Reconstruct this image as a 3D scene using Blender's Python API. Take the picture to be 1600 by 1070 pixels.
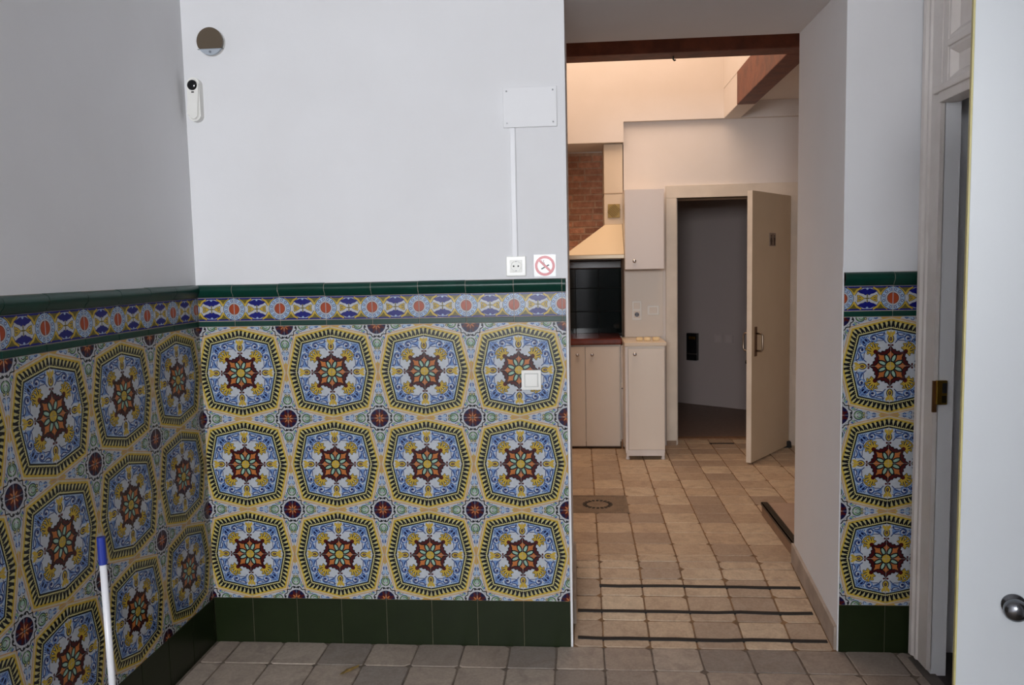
import bpy, bmesh, math, random
from mathutils import Matrix, Vector
from mathutils.geometry import tessellate_polygon
random.seed(7)
S = bpy.context.scene
C = S.collection
for o in list(bpy.data.objects): bpy.data.objects.remove(o)

# ------------------------------------------------------------------ camera
cam = bpy.data.cameras.new('camera'); co = bpy.data.objects.new('camera', cam); C.objects.link(co)
yaw, pit, rol = -0.0822, -0.0920, -0.0211
fw = Vector((math.sin(yaw)*math.cos(pit), math.cos(yaw)*math.cos(pit), math.sin(pit)))
r0 = Vector((math.cos(yaw), -math.sin(yaw), 0)); u0 = r0.cross(fw)
rr = math.cos(rol)*r0 + math.sin(rol)*u0; uu = -math.sin(rol)*r0 + math.cos(rol)*u0
co.matrix_world = Matrix(((rr.x, uu.x, -fw.x, 0.054), (rr.y, uu.y, -fw.y, -3.4047), (rr.z, uu.z, -fw.z, 1.6312), (0, 0, 0, 1)))
cam.sensor_width = 36; cam.lens = 1283.7/1600*36; cam.clip_start = 0.05
S.camera = co
# ------------------------------------------------------------------ world, lights, exposure
w = bpy.data.worlds.new('world'); S.world = w; w.use_nodes = True
w.node_tree.nodes['Background'].inputs[0].default_value = (0.80, 0.88, 1.0, 1)
w.node_tree.nodes['Background'].inputs[1].default_value = 0.6
S.view_settings.view_transform = 'Standard'; S.view_settings.look = 'None'
S.view_settings.exposure = 0.0; S.view_settings.gamma = 1.0
S.view_settings.use_curve_mapping = False
def area(name, loc, rot, sx, sy, power, col):
    l = bpy.data.lights.new(name, 'AREA'); l.shape = 'RECTANGLE'; l.size = sx; l.size_y = sy
    l.energy = power; l.color = col
    o = bpy.data.objects.new(name, l); C.objects.link(o); o.location = loc; o.rotation_euler = rot
    return o
# daylight through the rear window (behind the camera) and through the kitchen's roof light
area('window_daylight', (-0.65, -7.57, 2.27), (math.radians(90), 0, 0), 1.6, 1.0, 285, (0.94, 0.965, 1.0))
area('skylight_daylight', (0.05, 2.35, 4.02), (0, 0, 0), 2.2, 1.7, 44, (1.0, 0.735, 0.54))

# ------------------------------------------------------------------ materials
def lin(c):
    return tuple(((x/255)/12.92 if x/255 <= .04045 else ((x/255+.055)/1.055)**2.4) for x in c) + (1,)
MATS = {}
def mat(name, rgb, rough=.5, metal=0, noise=0, nscale=20, bump=0, bscale=60, spec=.5, rnd=0, rgb2=None, coat=0):
    """plain or mottled principled material: noise mixes rgb with rgb2, rnd varies it per object"""
    if name in MATS: return MATS[name]
    m = bpy.data.materials.new(name); m.use_nodes = True
    nt = m.node_tree; b = nt.nodes['Principled BSDF']
    b.inputs['Base Color'].default_value = lin(rgb); b.inputs['Roughness'].default_value = rough
    b.inputs['Metallic'].default_value = metal; b.inputs['Specular IOR Level'].default_value = spec
    if coat: b.inputs['Coat Weight'].default_value = coat; b.inputs['Coat Roughness'].default_value = .05
    m.diffuse_color = lin(rgb)
    tc = None
    if noise or bump or rnd: tc = nt.nodes.new('ShaderNodeNewGeometry')
    col = None
    if noise:
        n = nt.nodes.new('ShaderNodeTexNoise'); n.inputs['Scale'].default_value = nscale; n.inputs['Detail'].default_value = 5
        nt.links.new(tc.outputs['Position'], n.inputs['Vector'])
        mr = nt.nodes.new('ShaderNodeMapRange'); mr.inputs[1].default_value = .35; mr.inputs[2].default_value = .65
        mr.inputs[3].default_value = 0; mr.inputs[4].default_value = noise
        nt.links.new(n.outputs['Fac'], mr.inputs[0])
        mx = nt.nodes.new('ShaderNodeMix'); mx.data_type = 'RGBA'
        mx.inputs[6].default_value = lin(rgb); mx.inputs[7].default_value = lin(rgb2 or tuple(int(x*.7) for x in rgb))
        nt.links.new(mr.outputs[0], mx.inputs[0]); col = mx.outputs[2]
    if rnd:
        oi = nt.nodes.new('ShaderNodeObjectInfo')
        hs = nt.nodes.new('ShaderNodeHueSaturation')
        mr = nt.nodes.new('ShaderNodeMapRange'); mr.inputs[3].default_value = 1-rnd; mr.inputs[4].default_value = 1+rnd
        nt.links.new(oi.outputs['Random'], mr.inputs[0]); nt.links.new(mr.outputs[0], hs.inputs['Value'])
        if col: nt.links.new(col, hs.inputs['Color'])
        else: hs.inputs['Color'].default_value = lin(rgb)
        col = hs.outputs[0]
    if col: nt.links.new(col, b.inputs['Base Color'])
    if bump:
        n = nt.nodes.new('ShaderNodeTexNoise'); n.inputs['Scale'].default_value = bscale; n.inputs['Detail'].default_value = 4
        nt.links.new(tc.outputs['Position'], n.inputs['Vector'])
        bp = nt.nodes.new('ShaderNodeBump'); bp.inputs['Strength'].default_value = bump; bp.inputs['Distance'].default_value = .01
        nt.links.new(n.outputs['Fac'], bp.inputs['Height']); nt.links.new(bp.outputs[0], b.inputs['Normal'])
    MATS[name] = m
    return m
def stone_mat(name, base, warm, pale, vein, rough=.55):
    """floor tile: per-tile tint, cloudy mottling and a few diagonal veins"""
    m = bpy.data.materials.new(name); m.use_nodes = True; nt = m.node_tree; b = nt.nodes['Principled BSDF']
    N = lambda t: nt.nodes.new(t); K = nt.links.new
    g = N('ShaderNodeNewGeometry'); oi = N('ShaderNodeObjectInfo')
    ramp = N('ShaderNodeValToRGB'); ramp.color_ramp.interpolation = 'LINEAR'
    e = ramp.color_ramp.elements; e[0].position = 0; e[0].color = lin(base); e[1].position = 1; e[1].color = lin(pale)
    k = e.new(.5); k.color = lin(warm)
    K(oi.outputs['Random'], ramp.inputs[0])
    off = N('ShaderNodeVectorMath'); off.operation = 'SCALE'; off.inputs[0].default_value = (13, 7, 3); K(oi.outputs['Random'], off.inputs['Scale'])
    ad = N('ShaderNodeVectorMath'); K(g.outputs['Position'], ad.inputs[0]); K(off.outputs[0], ad.inputs[1])
    n1 = N('ShaderNodeTexNoise'); n1.inputs['Scale'].default_value = 11; n1.inputs['Detail'].default_value = 6; n1.inputs['Distortion'].default_value = 1.2
    K(ad.outputs[0], n1.inputs['Vector'])
    mr = N('ShaderNodeMapRange'); mr.inputs[1].default_value = .42; mr.inputs[2].default_value = .72; mr.inputs[4].default_value = .55
    K(n1.outputs['Fac'], mr.inputs[0])
    mx = N('ShaderNodeMix'); mx.data_type = 'RGBA'; mx.inputs[7].default_value = lin(vein)
    K(mr.outputs[0], mx.inputs[0]); K(ramp.outputs[0], mx.inputs[6])
    n2 = N('ShaderNodeTexNoise'); n2.inputs['Scale'].default_value = 90; n2.inputs['Detail'].default_value = 4; K(ad.outputs[0], n2.inputs['Vector'])
    mr2 = N('ShaderNodeMapRange'); mr2.inputs[1].default_value = .3; mr2.inputs[2].default_value = .7; mr2.inputs[3].default_value = .86; mr2.inputs[4].default_value = 1.1
    K(n2.outputs['Fac'], mr2.inputs[0])
    hs = N('ShaderNodeHueSaturation'); K(mx.outputs[2], hs.inputs['Color']); K(mr2.outputs[0], hs.inputs['Value'])
    K(hs.outputs[0], b.inputs['Base Color']); b.inputs['Roughness'].default_value = rough
    bp = N('ShaderNodeBump'); bp.inputs['Strength'].default_value = .25; bp.inputs['Distance'].default_value = .004
    K(n1.outputs['Fac'], bp.inputs['Height']); K(bp.outputs[0], b.inputs['Normal'])
    MATS[name] = m; return m
plaster = mat('plaster_white', (226, 226, 228), .85, noise=.3, nscale=3, rgb2=(216, 215, 216), bump=.12, bscale=14)
plaster_k = mat('plaster_kitchen', (226, 219, 214), .85, noise=.3, nscale=4, rgb2=(218, 210, 200), bump=.12, bscale=14)
paint = mat('white_gloss_paint', (226, 219, 214), .4, noise=.5, nscale=9, rgb2=(208, 199, 192), bump=.08, bscale=40)
laminate = mat('laminate_cream', (222, 212, 200), .35, noise=.2, nscale=5, rgb2=(214, 203, 190))
doorpaint = mat('door_cream', (206, 188, 160), .5, noise=.3, nscale=6, rgb2=(196, 176, 146))
leafwhite = mat('door_leaf_white', (192, 196, 199), .4)
edgeband = mat('leaf_edge', (182, 172, 112), .5)
grout_l = mat('grout_pale', (176, 160, 150), .9, noise=.6, nscale=60, rgb2=(160, 145, 135))
grout_f = mat('grout_floor', (124, 110, 98), .95, noise=.8, nscale=25, rgb2=(84, 74, 66), bump=.5, bscale=120)
chrome = mat('chrome', (200, 200, 202), .22, metal=1)
brass = mat('brass', (150, 118, 48), .35, metal=1)
black = mat('black_rubber', (22, 20, 20), .7)
whiteplastic = mat('white_plastic', (232, 231, 226), .3)
wood = mat('beam_wood', (122, 66, 44), .55, noise=.8, nscale=12, rgb2=(86, 42, 28), bump=.2, bscale=50)
green_m = mat('glaze_green', (11, 58, 48), .32, noise=.4, nscale=14, rgb2=(8, 44, 34), spec=.3)
green_d = mat('glaze_dark_green', (28, 37, 17), .3, noise=.4, nscale=10, rgb2=(22, 29, 13), spec=.3)
stone_k_lit = stone_mat('kitchen_stone_lit', (164, 144, 126), (192, 168, 142), (204, 184, 158), (148, 124, 104))  # front-room tile again, with the kitchen's brighter, warmer light put into its colour
stone = stone_mat('floor_stone', (146, 136, 128), (168, 152, 138), (178, 164, 150), (130, 116, 106))

# ------------------------------------------------------------------ helpers
Wm = {}
def link(o, parent=None, M=None):
    M = M or Matrix.Identity(4)
    C.objects.link(o); o.matrix_basis = M
    if parent is not None:
        o.parent = parent; o.matrix_parent_inverse = Wm[parent].inverted()
    Wm[o] = M
    return o
def tagp(o, label=None, cat=None, group=None, kind=None):
    if label: o['label'] = label
    if cat: o['category'] = cat
    if group: o['group'] = group
    if kind: o['kind'] = kind
    return o
def empty(name, loc, label, cat, group=None, kind=None):
    o = bpy.data.objects.new(name, None); o.empty_display_size = .05
    link(o, None, Matrix.Translation(loc)); return tagp(o, label, cat, group, kind)
def mesh_of(name, bm, m, smooth=False):
    bmesh.ops.recalc_face_normals(bm, faces=bm.faces)
    me = bpy.data.meshes.new(name); bm.to_mesh(me); bm.free()
    for x in (m if isinstance(m, (list, tuple)) else [m]): me.materials.append(x)
    if smooth:
        for p in me.polygons: p.use_smooth = True
    return me
def obj(name, bm, m, parent=None, M=None, smooth=False, label=None, cat=None, group=None, kind=None):
    me = bm if isinstance(bm, bpy.types.Mesh) else mesh_of(name, bm, m, smooth)
    return tagp(link(bpy.data.objects.new(name, me), parent, M), label, cat, group, kind)
def box(bm, x0, x1, y0, y1, z0, z1, bev=0):
    t = bmesh.new()
    vs = [t.verts.new((x, y, z)) for x in (x0, x1) for y in (y0, y1) for z in (z0, z1)]
    for f in ((0,1,3,2), (4,6,7,5), (0,4,5,1), (2,3,7,6), (0,2,6,4), (1,5,7,3)): t.faces.new([vs[i] for i in f])
    bmesh.ops.recalc_face_normals(t, faces=t.faces)
    if bev: bmesh.ops.bevel(t, geom=list(t.edges), offset=bev, segments=2, affect='EDGES', profile=.6)
    merge(bm, t)
    return bm
def merge(bm, t, M=None):
    if M is not None: bmesh.ops.transform(t, matrix=M, verts=t.verts)
    me = bpy.data.meshes.new('tmp'); t.to_mesh(me); t.free(); bm.from_mesh(me); bpy.data.meshes.remove(me)
def B(*a, bev=0): return box(bmesh.new(), *a, bev=bev)
def prism(pts, axis, a0, a1, bm=None):
    """extrude a closed 2-D outline along axis 'x' (pts=(y,z)), 'y' (pts=(x,z)) or 'z' (pts=(x,y))"""
    bm = bm or bmesh.new()
    f = {'x': lambda p, a: (a, p[0], p[1]), 'y': lambda p, a: (p[0], a, p[1]), 'z': lambda p, a: (p[0], p[1], a)}[axis]
    A = [bm.verts.new(f(p, a0)) for p in pts]; D = [bm.verts.new(f(p, a1)) for p in pts]
    n = len(pts)
    for i in range(n): bm.faces.new((A[i], A[(i+1) % n], D[(i+1) % n], D[i]))
    bm.faces.new(A); bm.faces.new(D[::-1])
    return bm
def cyl(bm, c, axis, r, h, n=20, r2=None):
    t = bmesh.new(); bmesh.ops.create_cone(t, cap_ends=True, segments=n, radius1=r, radius2=r if r2 is None else r2, depth=h)
    R = {'z': Matrix.Identity(4), 'y': Matrix.Rotation(-math.pi/2, 4, 'X'), 'x': Matrix.Rotation(math.pi/2, 4, 'Y')}[axis]
    merge(bm, t, Matrix.Translation(c) @ R); return bm
def lathe(prof, n=24, close=True):
    """profile (r, h) around z"""
    bm = bmesh.new(); rings = []
    for r, h in prof:
        rings.append([bm.verts.new((r*math.cos(6.2832*i/n), r*math.sin(6.2832*i/n), h)) for i in range(n)] if r > 1e-6 else [bm.verts.new((0, 0, h))])
    for a, b in zip(rings, rings[1:]):
        for i in range(n):
            j = (i+1) % n
            vs = [a[i % len(a)], a[j % len(a)], b[j % len(b)], b[i % len(b)]]
            vs = list(dict.fromkeys(vs))
            if len(vs) > 2: bm.faces.new(vs)
    for r in (rings[0], rings[-1]):
        if close and len(r) > 2:
            try: bm.faces.new(r)
            except ValueError: pass
    return bm
def tube(pts, r, n=10):
    bm = bmesh.new(); rings = []
    for i, p in enumerate(pts):
        p = Vector(p); d = (Vector(pts[min(i+1, len(pts)-1)]) - Vector(pts[max(i-1, 0)])).normalized()
        u = d.orthogonal().normalized() if i == 0 else (u - d*u.dot(d)).normalized()
        v = d.cross(u)
        rings.append([bm.verts.new(p + r*(math.cos(6.2832*k/n)*u + math.sin(6.2832*k/n)*v)) for k in range(n)])
    for a, b in zip(rings, rings[1:]):
        for k in range(n): bm.faces.new((a[k], a[(k+1) % n], b[(k+1) % n], b[k]))
    bm.faces.new(rings[0]); bm.faces.new(rings[-1])
    return bm
def struct(name, bm, m, label, cat='wall'):
    return obj(name, bm, m, label=label, cat=cat, kind='structure')

# ------------------------------------------------------------------ the setting
XL, XR, YB = -1.583, 1.41, 0.008       # left wall, right wall, plaster plane of the tiled back wall
OX0, OX1, OD, ZS, ZK = 0.01, 1.115, 0.71, 2.705, 0.12   # passage: edges, depth, soffit, kitchen floor level
bm = B(-1.9, OX0, YB, OD, -.1, 3.2)
box(bm, OX1, 1.9, YB, OD, -.1, 3.2); box(bm, OX0, OX1, YB, OD, ZS, 3.2)
box(bm, 0.0015, OX0, -.001, YB, 0, 1.60); box(bm, OX1-.004, OX1+.001, -.001, YB, 0, 1.60)
wall_back = struct('wall_back', bm, plaster, 'white plaster wall with patterned tile dado and the open passage', 'wall')
wall_left = struct('wall_left', B(-1.75, XL, -7.70, .1, -.1, 3.2), plaster, 'grey-white left side wall above a tile dado in shade', 'wall')
bm = B(XR, 1.468, -.19, .3, -.1, 3.2); box(bm, XR, 1.468, -2.04, -1.10, -.1, 3.2); box(bm, XR, 1.468, -1.10, -.19, 2.95, 3.2)
box(bm, XR, 1.468, -7.70, -2.74, -.1, 3.2); box(bm, XR, 1.468, -2.74, -2.04, 2.25, 3.2)
wall_right = struct('wall_right', bm, plaster, 'white right side wall around the panelled transom doorway', 'wall')
bm = B(-1.75, -1.5, -7.70, -7.50, -.1, 3.2); box(bm, .2, 1.66, -7.70, -7.50, -.1, 3.2)
box(bm, -1.5, .2, -7.70, -7.50, -.1, 1.72); box(bm, -1.5, .2, -7.70, -7.50, 2.82, 3.2)
struct('wall_rear', bm, plaster, 'white wall with the window, opposite the tiled wall', 'wall')
bm = B(-1.5, -1.44, -7.68, -7.61, 1.72, 2.82); box(bm, .14, .2, -7.68, -7.61, 1.72, 2.82)
box(bm, -1.44, .14, -7.68, -7.61, 1.72, 1.77); box(bm, -1.44, .14, -7.68, -7.61, 2.77, 2.82)
struct('window_1', bm, paint, 'white window frame in the rear wall', 'window')
struct('wall_shade_stub', B(.25, 1.41, -4.15, -4.0, -.1, 3.2), plaster, 'unseen white partition stub added to keep window light off the open leaf', 'wall')  # added out of view to block window light from the leaf and pier
struct('ceiling', B(-1.75, 1.66, -7.70, .3, 3.2, 3.3), plaster, 'flat white ceiling over the tiled room', 'ceiling')
floor = struct('floor', B(-1.75, 1.66, -7.70, .0, -.1, -.0035), grout_f, 'grey stone tiled floor of the front room', 'floor')
bm = prism([(0, -.1), (0, -.004), (OD, ZK-.004), (OD, -.1)], 'x', OX0, OX1)
box(bm, -1.6, 2.4, OD, 3.70, -.1, ZK-.004)
floor_k = struct('floor_kitchen', bm, mat('grout_kitchen', (146, 112, 78), .95, noise=.8, nscale=18, rgb2=(96, 78, 62), bump=.5, bscale=120), 'warm beige stone floor rising up the ramp into the kitchen', 'floor')
# kitchen shell
YW, YU, YA = 3.42, 3.37, 3.90          # door wall, upper wall of the light well, alcove back
DX0, DX1, DZ = .852, 1.722, 2.155
bm = B(-1.6, .43, YU, 4.1, 2.61, 4.2)                  # above the cooking alcove
box(bm, .43, 2.5, YU, 4.1, 2.77, 4.2)                  # far side of the light well
box(bm, .43, DX0, YW, 3.72, 0, 2.77); box(bm, DX1, 2.5, YW, 3.72, 0, 2.77); box(bm, DX0, DX1, YW, 3.72, DZ, 2.77)
box(bm, .43, .60, 3.60, 4.1, 0, 2.77)
box(bm, -1.6, .43, YA, 4.1, 0, 2.61)                   # alcove back
wall_far = struct('wall_kitchen_far', bm, plaster_k, 'cream kitchen wall with hood alcove and toilet door', 'wall')
struct('wall_kitchen_left', B(-1.75, -1.6, OD, 4.1, -.1, 4.2), plaster_k, 'cream left wall of the kitchen', 'wall')
struct('wall_kitchen_right', B(2.4, 2.5, OD, 3.6, -.1, 3.0), plaster_k, 'cream right wall of the kitchen', 'wall')
CZ = 2.90
bm = B(-1.6, 2.4, OD, 1.22, CZ, CZ+.12); box(bm, 1.34, 2.4, 1.22, YU, CZ, CZ+.12)
box(bm, -1.6, -1.2, 1.22, YU, CZ, CZ+.12)
box(bm, 1.22, 1.40, 1.10, YU, 3.0, 4.2); box(bm, -1.6, 1.4, 1.10, 1.24, 3.0, 4.2); box(bm, -1.4, -1.2, 1.24, YU, CZ, 4.2)
ceil_k = struct('ceiling_kitchen', bm, plaster_k, 'cream kitchen ceiling open to a tall light well', 'ceiling')
obj('well_curb', B(1.222, 1.352, 2.80, YU, 2.768, 3.02, bev=.004), plaster_k, ceil_k)
struct('ceiling_skylight', B(-1.6, 1.4, 1.1, 4.1, 4.2, 4.25), plaster_k, 'closed roof above the light well of the kitchen', 'ceiling')
# toilet room behind the open door
bm = B(.60, .75, 3.6, 6.2, 0, 2.9)
prism([(.6, 5.94), (2.9, 4.18), (2.9, 4.4), (.6, 6.2)], 'z', 0, 2.9, bm)
box(bm, 2.5, 2.9, 3.6, 4.5, 0, 2.9)
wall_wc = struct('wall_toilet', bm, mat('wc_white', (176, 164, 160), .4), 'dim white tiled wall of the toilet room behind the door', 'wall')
struct('floor_toilet', B(.6, 2.9, 3.70, 6.2, 0, ZK+.005), mat('wc_floor', (120, 98, 86), .5, noise=.4, nscale=30), 'dark brown floor of the toilet room', 'floor')
struct('ceiling_toilet', B(.4, 2.9, 3.6, 6.2, 2.77, 2.9), plaster_k, 'ceiling of the toilet room', 'ceiling')
obj('threshold', B(DX0, DX1, 3.64, 3.72, ZK-.01, ZK+.012, bev=.004), mat('threshold_wood', (140, 104, 74), .7, noise=.6), floor_k)
# side room behind the right-hand doorway
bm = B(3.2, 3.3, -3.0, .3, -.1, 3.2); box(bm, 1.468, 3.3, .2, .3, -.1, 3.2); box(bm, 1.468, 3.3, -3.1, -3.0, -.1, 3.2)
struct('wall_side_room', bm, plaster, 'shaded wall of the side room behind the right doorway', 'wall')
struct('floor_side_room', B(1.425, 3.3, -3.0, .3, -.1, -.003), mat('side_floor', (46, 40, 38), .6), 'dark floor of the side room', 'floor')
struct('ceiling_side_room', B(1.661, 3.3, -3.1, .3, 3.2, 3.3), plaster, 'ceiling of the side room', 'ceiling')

# ------------------------------------------------------------------ painted tiles (flat print cut from thin glaze layers)
COL = dict(w=(192, 193, 196), pale=(194, 198, 206), cream=(200, 188, 160), orange=(196, 148, 102), yellow=(198, 168, 62),
           lemon=(194, 186, 128), black=(18, 22, 30), navy=(30, 42, 96), blue=(112, 144, 196), sky=(160, 184, 212),
           maroon=(76, 22, 24), rust=(190, 112, 58), mint=(152, 184, 164), green=(132, 166, 128), royal=(22, 26, 116),
           brick=(166, 72, 40), olive=(104, 94, 38), ink=(22, 20, 62))
COL = {k: tuple(int(x*.94) for x in v) for k, v in COL.items()}
TM = {k: mat('tile_'+k, v, .26, spec=.32, noise=.35, nscale=45, rgb2=tuple(int(x*.84) for x in v)) for k, v in COL.items()}
class Print:
    def __init__(s): s.p = []           # (layer, colour, convex polygon)
    def poly(s, pts, col, layer):
        pts = [Vector((p[0], p[1], 0)) for p in pts]
        for t in tessellate_polygon([pts]): s.p.append((layer, col, [tuple(pts[i][:2]) for i in t]))
    def ell(s, c, a, b, ang, col, layer, n=14):
        ca, sa = math.cos(ang), math.sin(ang)
        s.p.append((layer, col, [(c[0]+a*math.cos(6.2832*i/n)*ca-b*math.sin(6.2832*i/n)*sa, c[1]+a*math.cos(6.2832*i/n)*sa+b*math.sin(6.2832*i/n)*ca) for i in range(n)]))
    def disc(s, c, r, col, layer, n=20): s.ell(c, r, r, 0, col, layer, n)
    def stroke(s, pts, wd, col, layer, taper=False):
        n = len(pts)
        for i in range(n-1):
            a, b = Vector(pts[i]), Vector(pts[i+1]); d = (b-a)
            if d.length < 1e-6: continue
            d.normalize(); q = Vector((-d.y, d.x))
            w0 = wd/2*(1-.7*i/(n-1) if taper else 1); w1 = wd/2*(1-.7*(i+1)/(n-1) if taper else 1)
            e = d*wd*.2
            s.p.append((layer, col, [tuple(a-e+q*w0), tuple(a-e-q*w0), tuple(b+e-q*w1), tuple(b+e+q*w1)]))
    def curve(s, p0, p1, p2, p3, wd, col, layer, n=8, taper=False):
        P = [Vector(p) for p in (p0, p1, p2, p3)]
        s.stroke([tuple(P[0]*(1-t)**3+P[1]*3*t*(1-t)**2+P[2]*3*t*t*(1-t)+P[3]*t**3) for t in [i/n for i in range(n+1)]], wd, col, layer, taper)
    def arc(s, c, r, a0, a1, wd, col, layer, n=10, r1=None, taper=False):
        r1 = r if r1 is None else r1
        s.stroke([(c[0]+(r+(r1-r)*i/n)*math.cos(a0+(a1-a0)*i/n), c[1]+(r+(r1-r)*i/n)*math.sin(a0+(a1-a0)*i/n)) for i in range(n+1)], wd, col, layer, taper)
    def mirror(s, k):
        s.p += [(l, c, [(y, x) for x, y in q]) for l, c, q in s.p[k:]]
def clip(poly, x0, x1, y0, y1):
    for ax, lim, sg in ((0, x0, 1), (0, x1, -1), (1, y0, 1), (1, y1, -1)):
        out = []
        for i in range(len(poly)):
            a, b = poly[i], poly[(i+1) % len(poly)]
            da, db = sg*(a[ax]-lim), sg*(b[ax]-lim)
            if da >= 0: out.append(a)
            if (da >= 0) != (db >= 0):
                t = da/(da-db); out.append((a[0]+(b[0]-a[0])*t, a[1]+(b[1]-a[1])*t))
        poly = out
        if len(poly) < 3: return []
    return poly
def octo(a, b, layer, col, pr): pr.p.append((layer, col, [(0, 0), (a, 0), (b, b), (0, a)]))
def field_print():
    P = Print(); D = 45*math.pi/180
    for a, b, l, c in ((1.0, .808, 2, 'orange'), (.985, .794, 3, 'cream'), (.955, .768, 4, 'yellow'), (.912, .732, 5, 'lemon'),
                       (.768, .627, 7, 'black'), (.738, .602, 8, 'pale')): octo(a, b, l, c, P)
    k = len(P.p)
    # black teeth along one side, mirrored to the other
    a0, b0, a1, b1 = (.792, 0), (.645, .645), (.925, 0), (.742, .742)
    n = 8
    for i in range(n):
        def at(t, s_):
            p = Vector(a0).lerp(Vector(b0), t); q = Vector(a1).lerp(Vector(b1), t); return tuple(p.lerp(q, s_))
        t0, t1 = i/n, (i+1)/n; tm = (t0+t1)/2; dt = t1-t0
        P.p.append((6, 'black', [at(t0+.0*dt, 0), at(t0+.46*dt, 0), at(tm+.32*dt, 1), at(tm-.18*dt, 1)]))
        P.p.append((6, 'black', [at(t1-.38*dt, 0), at(t1-.02*dt, 0), at(tm+.16*dt, .85), at(tm-.10*dt, .85)]))
    # blue ground of the corner and its scrolls
    P.poly([(.728, .07), (.607, .585), (.602, .602), (.565, .565), (.572, .50), (.60, .40), (.625, .30), (.645, .20), (.68, .10)], 'sky', 9)
    P.poly([(.455, .455), (.49, .40), (.545, .42), (.585, .47), (.598, .56), (.602, .602)], 'blue', 10)          # corner fan
    P.poly([(.475, .085), (.54, .115), (.60, .105), (.665, .125), (.625, .155), (.60, .20), (.615, .26), (.575, .255), (.54, .20), (.53, .15)], 'blue', 10)   # forked leaf
    P.poly([(.665, .125), (.70, .17), (.665, .27), (.655, .24), (.672, .18)], 'blue', 10)
    P.disc((.565, .33), .078, 'blue', 10, 18); P.disc((.563, .33), .046, 'pale', 11, 14)
    P.poly([(.475, .30), (.52, .27), (.50, .335), (.52, .38), (.485, .375)], 'blue', 10)
    P.curve((.54, .125), (.57, .16), (.575, .20), (.59, .25), .012, 'navy', 12)
    P.curve((.47, .085), (.52, .13), (.56, .17), (.585, .235), .018, 'navy', 12, taper=True)
    P.curve((.70, .13), (.60, .11), (.60, .22), (.645, .27), .018, 'navy', 12)
    P.arc((.565, .33), .062, -1.4, 4.2, .018, 'navy', 12, 14, r1=.02)
    P.disc((.555, .335), .026, 'navy', 12, 10)
    P.curve((.645, .27), (.65, .34), (.62, .40), (.56, .40), .016, 'navy', 12)
    for t in (.1, .3, .5, .7): P.stroke([(.62-.03*t, .44+.17*t), (.585-.03*t, .425+.15*t)], .013, 'navy', 12)
    P.curve((.49, .40), (.53, .43), (.545, .46), (.55, .50), .015, 'navy', 12)
    P.curve((.645, .095), (.69, .15), (.66, .22), (.66, .26), .014, 'navy', 12)
    P.curve((.53, .14), (.50, .19), (.54, .23), (.50, .285), .014, 'navy', 12)
    P.curve((.475, .33), (.52, .36), (.50, .40), (.48, .45), .014, 'navy', 12)
    P.ell((.525, .485), .042, .016, .9, 'ink', 13)
    # tulip on the axis
    P.poly([(.475, 0), (.485, .038), (.53, .052), (.60, .036), (.665, .085), (.72, .075), (.68, .022), (.73, 0)], 'yellow', 11)
    P.curve((.468, .0), (.475, .055), (.55, .075), (.605, .042), .016, 'black', 13)
    P.ell((.55, 0), .042, .026, 0, 'black', 13)
    P.ell((.55, 0), .018, .01, 0, 'rust', 14)
    # finial
    P.poly([(.34, 0), (.36, .018), (.455, .010), (.455, 0)], 'maroon', 13)
    P.disc((.425, .036), .022, 'maroon', 13, 10)
    # yellow blossom on the diagonal, half drawn
    for ang, ln, wd in ((45, .20, .018), (22, .20, .017), (-2, .16, .016), (-26, .10, .015)):
        a = math.radians(ang); c0 = Vector((.285, .285)); d = Vector((math.cos(a), math.sin(a))); q = Vector((d.y, -d.x)); c = c0+d*ln*.5; e = c0+d*ln
        P.ell(c, ln*.50+.010, wd+.011, a, 'black', 14); P.ell(c, ln*.50, wd, a, 'yellow', 15)
        for sg in (-1, 1):
            P.disc(e+q*sg*.020, .024, 'black', 14, 8); P.disc(e+q*sg*.020, .015, 'yellow', 15, 8)
    P.disc((.295, .295), .045, 'maroon', 17, 10)
    # maroon star and rust points
    P.poly([(0, 0), (.41, 0), (.375, .022), (.335, .05), (.335, .09), (.295, .11), (.305, .165), (.272, .185), (.29, .25), (.265, .265)], 'maroon', 17)
    P.poly([(.06, 0), (.33, 0), (.275, .025), (.235, .068), (.12, .05)], 'rust', 18)
    P.poly([(.05, .05), (.15, .085), (.232, .118), (.222, .17), (.25, .238), (.245, .245)], 'rust', 18)
    P.stroke([(.335, 0), (.275, .032), (.235, .085), (.225, .12)], .02, 'black', 19)
    a = math.radians(22.5); c = (.165*math.cos(a), .165*math.sin(a))
    P.ell(c, .100, .054, a, 'black', 20); P.ell(c, .072, .028, a, 'mint', 21)
    P.stroke([(.10, .085), (.16, .098), (.232, .128), (.226, .17), (.252, .24)], .016, 'black', 19)
    P.stroke([(.41, .0), (.375, .024), (.338, .052), (.338, .092), (.298, .112), (.308, .167), (.275, .187), (.292, .25), (.27, .27)], .016, 'black', 18)
    # corner medallion and its frame
    P.curve((1.0, .765), (.965, .72), (.90, .72), (.885, .79), .02, 'black', 9)
    P.curve((.885, .79), (.86, .80), (.845, .80), (.80, .80), .02, 'black', 9)
    P.disc((.955, .755), .022, 'black', 9, 8); P.disc((.865, .84), .024, 'maroon', 9, 8)
    # foliage along the tile edge
    P.poly([(1, .0), (.972, .09), (.96, .17), (1, .22)], 'yellow', 3); P.poly([(1, .0), (.982, .09), (.978, .15), (1, .18)], 'orange', 4)
    P.ell((1, .60), .085, .10, 0, 'green', 7); P.ell((1, .60), .058, .07, 0, 'w', 8); P.ell((1, .575), .04, .04, 0, 'mint', 9)
    P.arc((1, .60), .092, 1.7, 4.4, .014, 'black', 9, 12); P.arc((1, .585), .05, 2.0, 4.7, .012, 'black', 10, 8)
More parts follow.
